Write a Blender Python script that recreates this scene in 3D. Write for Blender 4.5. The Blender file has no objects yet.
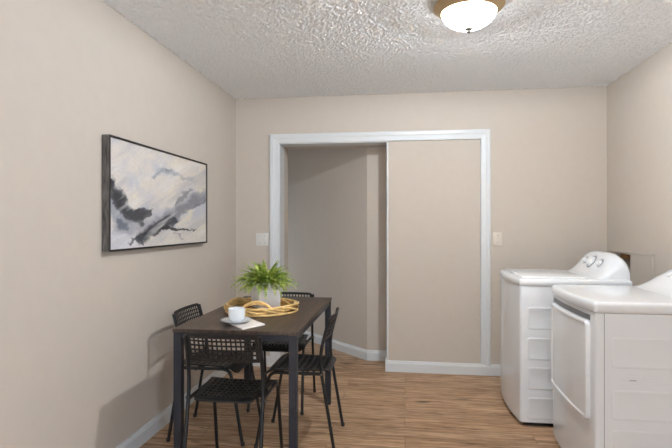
import bpy, bmesh, math, random
import numpy as np
from mathutils import Vector, Matrix
from mathutils import noise as mnoise

scene = bpy.context.scene
C = scene.collection
PI = math.pi

# ------------------------------------------------------------------ camera
EYE = 1.285
cam_d = bpy.data.cameras.new('camera')
cam_d.sensor_width = 36.0
cam_d.lens = 500.0 / 672.0 * 36.0
cam_d.clip_start = 0.05
cam = bpy.data.objects.new('camera', cam_d)
C.objects.link(cam)
cam.location = (0, 0, EYE)
cam.rotation_euler = (PI / 2, 0, math.atan(69 / 500.0))
scene.camera = cam

# ------------------------------------------------------------------ world, light, exposure
world = bpy.data.worlds.new('world')
scene.world = world
world.use_nodes = True
bg = world.node_tree.nodes['Background']
bg.inputs[0].default_value = (0.90, 0.95, 1.0, 1)
bg.inputs[1].default_value = 1.0

def area_light(name, loc, rot, sx, sy, power, col):
    l = bpy.data.lights.new(name, 'AREA')
    l.shape = 'RECTANGLE'; l.size = sx; l.size_y = sy
    l.energy = power; l.color = col
    o = bpy.data.objects.new(name, l)
    o.location = loc; o.rotation_euler = rot
    C.objects.link(o)
    return o
# added fill lights: two outside made-up windows behind the camera, one in the hall
area_light('fill_front', (0.06, -4.70, 1.35), (PI / 2, 0, PI), 2.7, 2.0, 680, (0.62, 0.785, 1.0))
area_light('fill_right', (1.98, -2.2, 1.45), (0, PI / 2, 0), 1.4, 1.5, 64, (0.58, 0.77, 1.0))
area_light('fill_hall', (-2.50, 5.45, 0.75), (0, -PI / 2, 0), 1.3, 1.0, 1.7, (0.78, 0.90, 1.0))  # unseen light added to lift the hall wall, no opening behind it
LAMP_POWER = 40
bounce_sun = bpy.data.lights.new('bounce_sun', 'SUN'); bounce_sun.energy = 26; bounce_sun.angle = 0.01; bounce_sun.color = (0.50, 0.73, 1.0)
bounce_sun_o = bpy.data.objects.new('bounce_sun', bounce_sun); C.objects.link(bounce_sun_o); bounce_sun_o.rotation_euler = (math.radians(38), 0, 0)   # added so its floor bounce behind the camera brightens the ceiling

scene.view_settings.view_transform = 'Standard'
scene.view_settings.look = 'None'
scene.view_settings.gamma = 1
scene.view_settings.use_curve_mapping = False
scene.view_settings.exposure = 1.96

# ------------------------------------------------------------------ node helpers
def s2l(c):
    return tuple(((v / 255.0) / 12.92 if v / 255.0 <= 0.04045 else ((v / 255.0 + 0.055) / 1.055) ** 2.4) for v in c) + (1.0,)

def new_mat(name):
    m = bpy.data.materials.new(name); m.use_nodes = True
    nt = m.node_tree
    return m, nt, nt.nodes['Principled BSDF']

def nd(nt, t, **kw):
    n = nt.nodes.new(t)
    for k, v in kw.items():
        if k in n.inputs.keys(): n.inputs[k].default_value = v
        else: setattr(n, k, v)
    return n

def ramp(nt, stops):
    r = nt.nodes.new('ShaderNodeValToRGB')
    e = r.color_ramp.elements
    while len(e) < len(stops): e.new(0.5)
    for i, (p, c) in enumerate(stops):
        e[i].position = p; e[i].color = c
    return r

def simple(name, rgb, rough=0.5, metal=0.0, bump=0.0, bscale=200, var=0.0, coat=0.0):
    m, nt, p = new_mat(name)
    L = nt.links
    co = nd(nt, 'ShaderNodeTexCoord')
    nz = nd(nt, 'ShaderNodeTexNoise', Scale=bscale, Detail=3.0)
    L.new(co.outputs['Object'], nz.inputs['Vector'])
    c = s2l(rgb)
    if var > 0:
        nz2 = nd(nt, 'ShaderNodeTexNoise', Scale=bscale * 0.1, Detail=3.0)
        L.new(co.outputs['Object'], nz2.inputs['Vector'])
        r = ramp(nt, [(0.3, tuple(v * (1 - var) for v in c[:3]) + (1,)), (0.7, tuple(min(1, v * (1 + var)) for v in c[:3]) + (1,))])
        L.new(nz2.outputs['Fac'], r.inputs['Fac']); L.new(r.outputs['Color'], p.inputs['Base Color'])
    else:
        p.inputs['Base Color'].default_value = c
    p.inputs['Roughness'].default_value = rough
    p.inputs['Metallic'].default_value = metal
    p.inputs['Coat Weight'].default_value = coat
    if bump > 0:
        b = nd(nt, 'ShaderNodeBump', Strength=bump, Distance=0.002)
        L.new(nz.outputs['Fac'], b.inputs['Height']); L.new(b.outputs['Normal'], p.inputs['Normal'])
    return m

M = {}
M['wall'] = simple('wall_paint', (203, 192, 180), 0.75, bump=0.25, bscale=160, var=0.012)
M['trim'] = simple('trim_paint', (218, 220, 221), 0.35, bump=0.05, bscale=60)
M['black_plastic'] = simple('black_plastic', (22, 21, 21), 0.45, bump=0.1, bscale=500)
M['black_steel'] = simple('black_powder_coat', (20, 21, 24), 0.38, bump=0.12, bscale=700)
M['table_frame'] = simple('table_black_frame', (33, 35, 44), 0.45, bump=0.1, bscale=600)
M['enamel'] = simple('white_enamel', (230, 231, 233), 0.22, bump=0.03, bscale=30, coat=0.3)
M['enamel_top'] = simple('white_enamel_top', (234, 235, 237), 0.2, bump=0.02, bscale=30, coat=0.4)
M['white_plastic'] = simple('white_plastic', (232, 232, 232), 0.35, bump=0.03, bscale=80)
M['grey_plastic'] = simple('grey_plastic', (110, 110, 112), 0.45, bump=0.03, bscale=80)
M['dark_gap'] = simple('rubber_and_gap_shade', (24, 23, 22), 0.8, bump=0.1, bscale=90)  # rubber on the feet; also paints shade into toe gaps and wall hole
M['switch'] = simple('switch_plastic', (224, 221, 214), 0.35, bump=0.02, bscale=80)
M['switch_ivory'] = simple('switch_ivory_plastic', (218, 208, 196), 0.35, bump=0.02, bscale=80)
M['bronze'] = simple('aged_brass', (200, 174, 134), 0.48, metal=0.8, bump=0.1, bscale=60, var=0.15)
M['finial'] = simple('dull_nickel', (120, 116, 108), 0.35, metal=1.0, bump=0.1, bscale=60)
M['ceramic'] = simple('white_ceramic', (236, 238, 240), 0.15, bump=0.02, bscale=40, coat=0.4)
M['pot'] = simple('pot_white_glaze', (248, 247, 248), 0.35, bump=0.15, bscale=50, var=0.04)
M['napkin'] = simple('napkin_linen', (232, 224, 216), 0.9, bump=0.6, bscale=600, var=0.03)
M['soil'] = simple('soil', (50, 38, 28), 0.95, bump=1.0, bscale=200, var=0.3)
M['rattan'] = simple('rattan', (236, 194, 126), 0.38, bump=0.5, bscale=260, var=0.25)
M['rattan_dark'] = simple('rattan_dark', (168, 116, 64), 0.5, bump=0.5, bscale=260, var=0.25)
M['stud'] = simple('raw_stud_wood', (150, 105, 55), 0.8, bump=0.5, bscale=120, var=0.3)
M['outdoor'] = simple('window_outside_ground', (120, 120, 110), 0.9)

def leaf_mat(name, a, b):
    m, nt, p = new_mat(name); L = nt.links
    co = nd(nt, 'ShaderNodeTexCoord'); nz = nd(nt, 'ShaderNodeTexNoise', Scale=28.0, Detail=2.0)
    L.new(co.outputs['Object'], nz.inputs['Vector'])
    r = ramp(nt, [(0.35, s2l(a)), (0.65, s2l(b))])
    L.new(nz.outputs['Fac'], r.inputs['Fac']); L.new(r.outputs['Color'], p.inputs['Base Color'])
    p.inputs['Roughness'].default_value = 0.45
    tr = nd(nt, 'ShaderNodeBsdfTranslucent'); L.new(r.outputs['Color'], tr.inputs['Color'])
    mx = nd(nt, 'ShaderNodeMixShader'); mx.inputs[0].default_value = 0.25
    out = nt.nodes['Material Output']
    L.new(p.outputs[0], mx.inputs[1]); L.new(tr.outputs[0], mx.inputs[2]); L.new(mx.outputs[0], out.inputs['Surface'])
    return m
M['leaf'] = leaf_mat('fern_leaf', (104, 142, 46), (212, 222, 116))

def floor_mat():
    m, nt, p = new_mat('oak_vinyl_planks'); L = nt.links
    co = nd(nt, 'ShaderNodeTexCoord')
    br = nd(nt, 'ShaderNodeTexBrick')
    br.offset = 0.37; br.offset_frequency = 2; br.squash = 1
    br.inputs['Scale'].default_value = 1.0
    br.inputs['Brick Width'].default_value = 1.22
    br.inputs['Row Height'].default_value = 0.152
    br.inputs['Mortar Size'].default_value = 0.0012
    br.inputs['Mortar Smooth'].default_value = 0.2
    br.inputs['Color1'].default_value = (0, 0, 0, 1); br.inputs['Color2'].default_value = (1, 1, 1, 1)
    br.inputs['Mortar'].default_value = (0.5, 0.5, 0.5, 1)
    L.new(co.outputs['Object'], br.inputs['Vector'])
    # shift grain per plank
    sh = nd(nt, 'ShaderNodeVectorMath', operation='MULTIPLY_ADD')
    L.new(br.outputs['Color'], sh.inputs[0]); sh.inputs[1].default_value = (7.3, 3.1, 5.0)
    L.new(co.outputs['Object'], sh.inputs[2])
    mp = nd(nt, 'ShaderNodeMapping'); mp.inputs['Scale'].default_value = (1.5, 27.0, 1.0)
    L.new(sh.outputs[0], mp.inputs['Vector'])
    n1 = nd(nt, 'ShaderNodeTexNoise', Scale=1.6, Detail=6.0, Roughness=0.62, Distortion=0.5)
    L.new(mp.outputs[0], n1.inputs['Vector'])
    r1 = ramp(nt, [(0.30, s2l((120, 88, 60))), (0.43, s2l((172, 137, 104))), (0.56, s2l((196, 163, 132))), (0.74, s2l((214, 184, 154)))])
    L.new(n1.outputs['Fac'], r1.inputs['Fac'])
    # fine grain
    mp2 = nd(nt, 'ShaderNodeMapping'); mp2.inputs['Scale'].default_value = (3.0, 90.0, 1.0)
    L.new(sh.outputs[0], mp2.inputs['Vector'])
    n2 = nd(nt, 'ShaderNodeTexNoise', Scale=2.0, Detail=4.0, Roughness=0.6)
    L.new(mp2.outputs[0], n2.inputs['Vector'])
    r2 = ramp(nt, [(0.40, (0.56, 0.51, 0.46, 1)), (0.54, (1.16, 1.15, 1.14, 1))])
    L.new(n2.outputs['Fac'], r2.inputs['Fac'])
    mu = nd(nt, 'ShaderNodeMix', data_type='RGBA', blend_type='MULTIPLY'); mu.inputs[0].default_value = 1.0
    L.new(r1.outputs[0], mu.inputs[6]); L.new(r2.outputs[0], mu.inputs[7])
    # dark knots and streaks
    mp3 = nd(nt, 'ShaderNodeMapping'); mp3.inputs['Scale'].default_value = (2.6, 15.0, 1.0)
    L.new(sh.outputs[0], mp3.inputs['Vector'])
    n3 = nd(nt, 'ShaderNodeTexNoise', Scale=1.25, Detail=3.0, Roughness=0.5, Distortion=0.8)
    L.new(mp3.outputs[0], n3.inputs['Vector'])
    r3 = ramp(nt, [(0.63, (0, 0, 0, 1)), (0.72, (1, 1, 1, 1))])
    L.new(n3.outputs['Fac'], r3.inputs['Fac'])
    mk = nd(nt, 'ShaderNodeMix', data_type='RGBA', blend_type='MIX')
    L.new(r3.outputs[0], mk.inputs[0]); L.new(mu.outputs[2], mk.inputs[6]); mk.inputs[7].default_value = s2l((92, 64, 44))
    # plank to plank tone
    rt = ramp(nt, [(0.0, (0.90, 0.90, 0.90, 1)), (1.0, (1.06, 1.05, 1.04, 1))])
    L.new(br.outputs['Color'], rt.inputs['Fac'])
    mt = nd(nt, 'ShaderNodeMix', data_type='RGBA', blend_type='MULTIPLY'); mt.inputs[0].default_value = 1
    L.new(mk.outputs[2], mt.inputs[6]); L.new(rt.outputs[0], mt.inputs[7])
    ms = nd(nt, 'ShaderNodeMix', data_type='RGBA', blend_type='MIX')
    L.new(br.outputs['Fac'], ms.inputs[0]); L.new(mt.outputs[2], ms.inputs[6]); ms.inputs[7].default_value = s2l((96, 72, 52))
    L.new(ms.outputs[2], p.inputs['Base Color'])
    p.inputs['Roughness'].default_value = 0.5
    b = nd(nt, 'ShaderNodeBump', Strength=0.25, Distance=0.002)
    L.new(n2.outputs['Fac'], b.inputs['Height']); L.new(b.outputs['Normal'], p.inputs['Normal'])
    return m
M['floor'] = floor_mat()

def ceil_mat():
    m, nt, p = new_mat('popcorn_ceiling'); L = nt.links
    co = nd(nt, 'ShaderNodeTexCoord')
    n = nd(nt, 'ShaderNodeTexNoise', Scale=140.0, Detail=3.0, Roughness=0.6)
    L.new(co.outputs['Object'], n.inputs['Vector'])
    b = nd(nt, 'ShaderNodeBump', Strength=0.25, Distance=0.003)
    L.new(n.outputs['Fac'], b.inputs['Height']); L.new(b.outputs['Normal'], p.inputs['Normal'])
    p.inputs['Base Color'].default_value = s2l((242, 243, 244))
    p.inputs['Specular IOR Level'].default_value = 0.1
    p.inputs['Roughness'].default_value = 0.9
    return m
M['ceiling'] = ceil_mat()

def table_mat():
    m, nt, p = new_mat('dark_stained_wood'); L = nt.links
    co = nd(nt, 'ShaderNodeTexCoord')
    mp = nd(nt, 'ShaderNodeMapping'); mp.inputs['Scale'].default_value = (30.0, 2.0, 2.0)
    L.new(co.outputs['Object'], mp.inputs['Vector'])
    n = nd(nt, 'ShaderNodeTexNoise', Scale=1.6, Detail=6.0, Roughness=0.65, Distortion=0.4)
    L.new(mp.outputs[0], n.inputs['Vector'])
    r = ramp(nt, [(0.3, s2l((50, 39, 32))), (0.55, s2l((78, 62, 51))), (0.8, s2l((102, 84, 70)))])
    L.new(n.outputs['Fac'], r.inputs['Fac']); L.new(r.outputs[0], p.inputs['Base Color'])
    p.inputs['Roughness'].default_value = 0.42
    b = nd(nt, 'ShaderNodeBump', Strength=0.2, Distance=0.001)
    L.new(n.outputs['Fac'], b.inputs['Height']); L.new(b.outputs['Normal'], p.inputs['Normal'])
    return m
M['table_top'] = table_mat()

def frame_wood():
    m, nt, p = new_mat('weathered_frame_wood'); L = nt.links
    co = nd(nt, 'ShaderNodeTexCoord')
    mp = nd(nt, 'ShaderNodeMapping'); mp.inputs['Scale'].default_value = (90.0, 90.0, 6.0)
    L.new(co.outputs['Object'], mp.inputs['Vector'])
    n = nd(nt, 'ShaderNodeTexNoise', Scale=1.5, Detail=5.0, Roughness=0.6)
    L.new(mp.outputs[0], n.inputs['Vector'])
    r = ramp(nt, [(0.35, s2l((42, 39, 38))), (0.65, s2l((116, 110, 106)))])
    L.new(n.outputs['Fac'], r.inputs['Fac']); L.new(r.outputs[0], p.inputs['Base Color'])
    p.inputs['Roughness'].default_value = 0.6
    return m
M['frame_side'] = frame_wood()
M['frame_black'] = simple('frame_black_lip', (16, 12, 10), 0.5, bump=0.1, bscale=100)

def glass_shade_mat():
    m, nt, p = new_mat('frosted_lit_glass'); L = nt.links
    em = nd(nt, 'ShaderNodeEmission'); em.inputs[0].default_value = (0.86, 0.93, 1.0, 1); em.inputs[1].default_value = 7.0
    tr = nd(nt, 'ShaderNodeBsdfTransparent')
    mx = nd(nt, 'ShaderNodeMixShader'); mx.inputs[0].default_value = 0.5
    L.new(em.outputs[0], mx.inputs[1]); L.new(tr.outputs[0], mx.inputs[2])
    L.new(mx.outputs[0], nt.nodes['Material Output'].inputs['Surface'])
    return m
M['shade'] = glass_shade_mat()

def pane_mat():
    m, nt, p = new_mat('window_glass'); L = nt.links
    gl = nd(nt, 'ShaderNodeBsdfGlossy'); gl.inputs['Roughness'].default_value = 0.02
    tr = nd(nt, 'ShaderNodeBsdfTransparent')
    mx = nd(nt, 'ShaderNodeMixShader'); mx.inputs[0].default_value = 0.08
    L.new(tr.outputs[0], mx.inputs[1]); L.new(gl.outputs[0], mx.inputs[2])
    L.new(mx.outputs[0], nt.nodes['Material Output'].inputs['Surface'])
    return m
M['pane'] = pane_mat()

# ------------------------------------------------------------------ mesh helpers
def obj(name, bm, mat, parent=None, smooth=False, loc=None, rot=None, angle=None):
    me = bpy.data.meshes.new(name)
    bmesh.ops.recalc_face_normals(bm, faces=bm.faces[:])
    bm.to_mesh(me); bm.free()
    me.materials.append(mat)
    if smooth:
        for f in me.polygons: f.use_smooth = True
        if angle is not None:
            me.set_sharp_from_angle(angle=math.radians(angle))
    o = bpy.data.objects.new(name, me)
    C.objects.link(o)
    if parent is not None: o.parent = parent
    if loc is not None: o.location = loc
    if rot is not None: o.rotation_euler = rot
    return o

def tag(o, label=None, cat=None, group=None, kind=None):
    if label: o['label'] = label
    if cat: o['category'] = cat
    if group: o['group'] = group
    if kind: o['kind'] = kind
    return o

def empty(name, loc, label, cat, group=None, rotz=0):
    o = bpy.data.objects.new(name, None)
    o.empty_display_size = 0.1
    C.objects.link(o); o.location = loc; o.rotation_euler = (0, 0, rotz)
    tag(o, label, cat, group)
    return o

def box(bm, x0, x1, y0, y1, z0, z1, bev=0.0, seg=2):
    r = bmesh.ops.create_cube(bm, size=1.0)
    vs = r['verts']
    for v in vs:
        v.co = Vector(((x0 + x1) / 2 + v.co.x * (x1 - x0), (y0 + y1) / 2 + v.co.y * (y1 - y0), (z0 + z1) / 2 + v.co.z * (z1 - z0)))
    if bev > 0:
        es = list({e for v in vs for e in v.link_edges})
        bmesh.ops.bevel(bm, geom=es, offset=bev, segments=seg, affect='EDGES', profile=0.5)
    return bm

def B(*a, **k):
    return box(bmesh.new(), *a, **k)

def frames(pts, closed=False):
    n = len(pts); T = []
    for i in range(n):
        if closed: t = pts[(i + 1) % n] - pts[i - 1]
        else: t = pts[min(i + 1, n - 1)] - pts[max(i - 1, 0)]
        T.append(t.normalized())
    up = Vector((0, 0, 1)) if abs(T[0].z) < 0.9 else Vector((1, 0, 0))
    N = [(up - T[0] * up.dot(T[0])).normalized()]
    for i in range(1, n):
        v = N[-1] - T[i] * N[-1].dot(T[i])
        N.append(v.normalized())
    return T, N

def tube(bm, pts, r, seg=10, closed=False, caps=True):
    pts = [Vector(p) for p in pts]
    T, N = frames(pts, closed)
    rings = []
    for i, p in enumerate(pts):
        b = T[i].cross(N[i])
        rr = r[i] if isinstance(r, (list, tuple)) else r
        rings.append([bm.verts.new(p + (N[i] * math.cos(2 * PI * k / seg) + b * math.sin(2 * PI * k / seg)) * rr) for k in range(seg)])
    m = len(rings)
    for i in range(m if closed else m - 1):
        a, b_ = rings[i], rings[(i + 1) % m]
        off = 0
        if closed and i == m - 1:      # best twist match
            best = min(range(seg), key=lambda s: (a[0].co - b_[s].co).length)
            off = best
        for k in range(seg):
            bm.faces.new((a[k], a[(k + 1) % seg], b_[(k + 1 + off) % seg], b_[(k + off) % seg]))
    if caps and not closed:
        bm.faces.new(rings[0][::-1]); bm.faces.new(rings[-1])
    return bm

def round_path(pts, rad, n=6):
    pts = [Vector(p) for p in pts]
    out = [pts[0]]
    for i in range(1, len(pts) - 1):
        a, b, c = pts[i - 1], pts[i], pts[i + 1]
        d1 = (a - b); d2 = (c - b)
        r = min(rad, d1.length * 0.45, d2.length * 0.45)
        p1 = b + d1.normalized() * r; p2 = b + d2.normalized() * r
        for k in range(n + 1):
            t = k / n
            out.append(p1 * (1 - t) ** 2 + b * 2 * t * (1 - t) + p2 * t ** 2)
    out.append(pts[-1])
    return out

def lathe(bm, prof, seg=48, cx=0, cy=0, arc=None):
    rings = []
    for (r, z) in prof:
        if r < 1e-5:
            rings.append([bm.verts.new((cx, cy, z))])
        else:
            rings.append([bm.verts.new((cx + r * math.cos(2 * PI * k / seg), cy + r * math.sin(2 * PI * k / seg), z)) for k in range(seg)])
    for a, b in zip(rings[:-1], rings[1:]):
        for k in range(seg):
            k2 = (k + 1) % seg
            if len(a) == 1 and len(b) == 1: continue
            if len(a) == 1: bm.faces.new((a[0], b[k], b[k2]))
            elif len(b) == 1: bm.faces.new((a[k], a[k2], b[0]))
            else: bm.faces.new((a[k], a[k2], b[k2], b[k]))
    return bm

def prism(bm, poly, z0, z1):
    lo = [bm.verts.new((x, y, z0)) for x, y in poly]
    hi = [bm.verts.new((x, y, z1)) for x, y in poly]
    n = len(poly)
    bm.faces.new(lo[::-1]); f = bm.faces.new(hi)
    for i in range(n):
        bm.faces.new((lo[i], lo[(i + 1) % n], hi[(i + 1) % n], hi[i]))
    return bm

def plate(bm, us, vs, solid, P, th):
    """perforated sheet: grid cells where solid(i,j) is False are holes; P(u,v) -> (point, normal)"""
    nu, nv = len(us), len(vs)
    top, bot = {}, {}
    def vt(i, j):
        if (i, j) not in top:
            p, n = P(us[i], vs[j])
            top[(i, j)] = bm.verts.new(p + n * th / 2); bot[(i, j)] = bm.verts.new(p - n * th / 2)
        return top[(i, j)], bot[(i, j)]
    S = lambda i, j: 0 <= i < nu - 1 and 0 <= j < nv - 1 and solid(i, j)
    for i in range(nu - 1):
        for j in range(nv - 1):
            if not solid(i, j): continue
            c = [vt(i, j), vt(i + 1, j), vt(i + 1, j + 1), vt(i, j + 1)]
            bm.faces.new([q[0] for q in c]); bm.faces.new([q[1] for q in c][::-1])
            for (di, dj, a, b) in ((0, -1, 0, 1), (1, 0, 1, 2), (0, 1, 2, 3), (-1, 0, 3, 0)):
                if not S(i + di, j + dj):
                    bm.faces.new((c[a][0], c[a][1], c[b][1], c[b][0]))
    return bm

# ------------------------------------------------------------------ the setting
XL, XR, YB, YF, ZC = -1.527, 1.65, 4.39, -4.5, 2.425
WT = 0.33                       # thickness of the wall with the opening
OX0, OX1, OZ = -1.12, 0.637, 2.008   # cased opening
PX = -0.156                     # free edge of the filled-in half
def struct(name, bm, mat, **k):
    o = obj(name, bm, mat, **k); o['kind'] = 'structure'; return o

struct('floor', B(XL - 1.2, XR + 0.2, YF - 0.2, YB + 2.9, -0.1, 0.0), M['floor'])
struct('wall_left', B(XL - 0.15, XL, YF - 0.15, YB + WT, 0, ZC + 0.1), M['wall'])
bm = bmesh.new()
box(bm, XL, OX0, YB, YB + WT, 0, ZC + 0.1)
box(bm, OX1, XR + 0.15, YB, YB + WT, 0, ZC + 0.1)
box(bm, OX0, OX1, YB, YB + WT, OZ, ZC + 0.1)
struct('wall_back', bm, M['wall'])
# filled-in right half of the opening
bm = bmesh.new()
box(bm, PX, OX1, YB + 0.004, YB + WT, 0, OZ, bev=0.002)
struct('wall_infill', bm, M['wall'])
# right wall with an open utility box behind the washer
HY0, HY1, HZ0, HZ1 = 3.93, 4.22, 0.86, 1.055
WY0, WY1, WZ0, WZ1 = -2.9, -1.5, 0.75, 2.15     # made-up side window for the fill light
bm = bmesh.new()
def wall_x(bm, x0, x1, ya, yb, holes):
    # holes sorted in y
    y = ya
    for (h0, h1, z0, z1) in holes:
        box(bm, x0, x1, y, h0, 0, ZC + 0.1)
        box(bm, x0, x1, h0, h1, 0, z0); box(bm, x0, x1, h0, h1, z1, ZC + 0.1)
        y = h1
    box(bm, x0, x1, y, yb, 0, ZC + 0.1)
wall_x(bm, XR, XR + 0.15, YF - 0.15, YB + WT, [(WY0, WY1, WZ0, WZ1), (HY0, HY1, HZ0, HZ1)])
struct('wall_right', bm, M['wall'])
bm = bmesh.new()
box(bm, XR + 0.13, XR + 0.149, HY0 - 0.0, HY1, HZ0, HZ1)
struct('wall_cavity', bm, M['dark_gap'])  # near-black sheet paints the shade deep in the hole
bm = bmesh.new()
box(bm, XR + 0.012, XR + 0.1, HY0 + 0.001, HY0 + 0.05, HZ0 + 0.10, HZ1 - 0.001)
box(bm, XR + 0.03, XR + 0.1, HY0 + 0.05, HY1 - 0.01, HZ1 - 0.035, HZ1 - 0.001)
struct('trim_stud', bm, M['stud'])
# front wall behind the camera, with a made-up window that lets fill light in
FX0, FX1 = -1.3, 1.42
bm = bmesh.new()
box(bm, XL - 0.15, FX0, YF - 0.15, YF, 0, ZC + 0.1)
box(bm, FX1, XR + 0.15, YF - 0.15, YF, 0, ZC + 0.1)
box(bm, FX0, FX1, YF - 0.15, YF, 0, 0.35)
box(bm, FX0, FX1, YF - 0.15, YF, 2.3, ZC + 0.1)
struct('wall_front', bm, M['wall'])
def window(name, horizontal, a0, a1, z0, z1, c):
    bm = bmesh.new(); w = 0.05
    def bx(a, b, za, zb):
        if horizontal: box(bm, a, b, c - 0.03, c + 0.03, za, zb)
        else: box(bm, c - 0.03, c + 0.03, a, b, za, zb)
    bx(a0, a1, z0, z0 + w); bx(a0, a1, z1 - w, z1); bx(a0, a0 + w, z0, z1); bx(a1 - w, a1, z0, z1)
    mid = (a0 + a1) / 2; bx(mid - w / 2, mid + w / 2, z0, z1)
    wo = struct(name, bm, M['trim'])
    pm = bmesh.new()
    if horizontal: box(pm, a0 + w, a1 - w, c - 0.003, c + 0.003, z0 + w, z1 - w)
    else: box(pm, c - 0.003, c + 0.003, a0 + w, a1 - w, z0 + w, z1 - w)
    obj('pane', pm, M['pane'], wo)
window('fill_window_1', True, FX0, FX1, 0.35, 2.3, YF - 0.05)
window('fill_window_2', False, WY0, WY1, WZ0, WZ1, XR + 0.08)

# hallway beyond the opening
HB = YB + WT
bm = bmesh.new()
# angled wall from (-0.356, HB) going back-left, and the short return
ax, ay = -0.356, HB + 0.001
d = Vector((-0.70, 0.714, 0)).normalized(); n = Vector((0.714, 0.70, 0)).normalized()
L = 2.3
p0 = Vector((ax, ay, 0)); p1 = p0 + d * L
poly = [(p0.x, p0.y), (p1.x, p1.y), (p1.x + n.x * .1, p1.y + n.y * .1), (p0.x + 0.1, p0.y + 0.1)]
poly = [(p0.x, p0.y), (p0.x + .14, p0.y + .1), (p1.x + n.x * .1, p1.y + n.y * .1), (p1.x, p1.y)]
prism(bm, poly, 0, ZC + 0.1)
box(bm, ax + 0.0, OX1, HB + 0.001, HB + 0.1, 0, ZC + 0.1)
struct('wall_hall', bm, M['wall'])
struct('wall_hall_left', B(-2.65, -2.55, HB - 0.05, HB + 2.5, 0, ZC + 0.1), M['wall'])
struct('wall_hall_near', B(-2.6, XL - 0.15, HB - 0.1, HB, 0, ZC + 0.1), M['wall'])
struct('wall_hall_end', B(-2.6, XR, HB + 2.2, HB + 2.3, 0, ZC + 0.1), M['wall'])

# baseboards: profile (distance from the wall, height)
BBP = [(0, 0), (0.015, 0), (0.015, 0.072), (0.011, 0.082), (0.008, 0.093), (0.0, 0.095)]
def baseboard(bm, a, b, nrm, e0=0.0, e1=0.0):
    a = Vector((a[0], a[1], 0)); b = Vector((b[0], b[1], 0)); nrm = Vector((nrm[0], nrm[1], 0)).normalized()
    t = (b - a).normalized()
    A = [bm.verts.new(a + nrm * p[0] + Vector((0, 0, p[1])) + t * (e0 * p[0])) for p in BBP]
    Bv = [bm.verts.new(b + nrm * p[0] + Vector((0, 0, p[1])) + t * (e1 * p[0])) for p in BBP]
    k = len(BBP)
    for i in range(k):
        bm.faces.new((A[i], A[(i + 1) % k], Bv[(i + 1) % k], Bv[i]))
    bm.faces.new(A[::-1]); bm.faces.new(Bv)
    return bm
struct('baseboard_left', baseboard(bmesh.new(), (XL, YF), (XL, YB), (1, 0)), M['trim'])
struct('baseboard_back', baseboard(bmesh.new(), (XL + 0.016, YB), (-1.208, YB), (0, -1)), M['trim'])
bm = bmesh.new()
baseboard(bm, (PX - 0.012, YB - 0.004), (XR, YB - 0.004), (0, -1))
box(bm, PX - 0.012, XR, YB - 0.0042, YB - 0.0002, 0, 0.095)
box(bm, PX - 0.014, PX - 0.0005, YB - 0.02, YB + 0.11, 0, 0.093)
struct('baseboard_infill', bm, M['trim'])
struct('baseboard_right', baseboard(bmesh.new(), (XR, YF), (XR, YB - 0.022), (-1, 0)), M['trim'])
bm = bmesh.new()
nn = Vector((-0.714, -0.70, 0)).normalized()
baseboard(bm, (ax + 0.004, ay), (p1.x, p1.y), (nn.x, nn.y))
baseboard(bm, (ax, ay), (OX1, ay), (0, -1))
struct('baseboard_hall', bm, M['trim'])

# casing around the opening: two legs and a head with stepped profile, jamb lining
bm = bmesh.new()
cx0, cx1, cz = -1.208, 0.7195, 2.092
def casing(bm, quads):
    pass
PRO = [(0.0, 0.006), (0.004, 0.014), (0.02, 0.011), (0.05, 0.016), (0.078, 0.020), (1.0, 0.020)]
def sweep_casing(bm):
    # profile from inner edge (0) to outer edge (1); value = projection from wall
    path_in = [(OX0, 0.0), (OX0, OZ), (OX1, OZ), (OX1, 0.0)]
    path_out = [(cx0, 0.0), (cx0, cz), (cx1, cz), (cx1, 0.0)]
    fr = [(0, 0.0), (0, 0.010), (0.06, 0.013), (0.12, 0.010), (0.5, 0.013), (0.62, 0.017), (0.9, 0.018), (1.0, 0.014), (1.0, 0.0)]
    rows = []
    for (xi, zi), (xo, zo) in zip(path_in, path_out):
        rows.append([bm.verts.new((xi + (xo - xi) * f, YB - h, zi + (zo - zi) * f)) for f, h in fr])
    k = len(fr)
    for r0, r1 in zip(rows[:-1], rows[1:]):
        for i in range(k):
            bm.faces.new((r0[i], r0[(i + 1) % k], r1[(i + 1) % k], r1[i]))
    bm.faces.new(rows[0]); bm.faces.new(rows[-1])
sweep_casing(bm)
struct('trim_1', bm, M['trim'])
# left jamb: white board in front, painted return behind
struct('trim_2', B(OX0, OX0 + 0.006, YB - 0.002, YB + 0.16, 0.0, OZ), M['trim'])
struct('trim_3', B(OX0, PX, YB - 0.002, YB + 0.16, OZ - 0.006, OZ), M['trim'])
struct('trim_corner_bead', B(PX - 0.003, PX + 0.012, YB - 0.001, YB + 0.02, 0.09, OZ - 0.006, bev=0.003), M['trim'])

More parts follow.
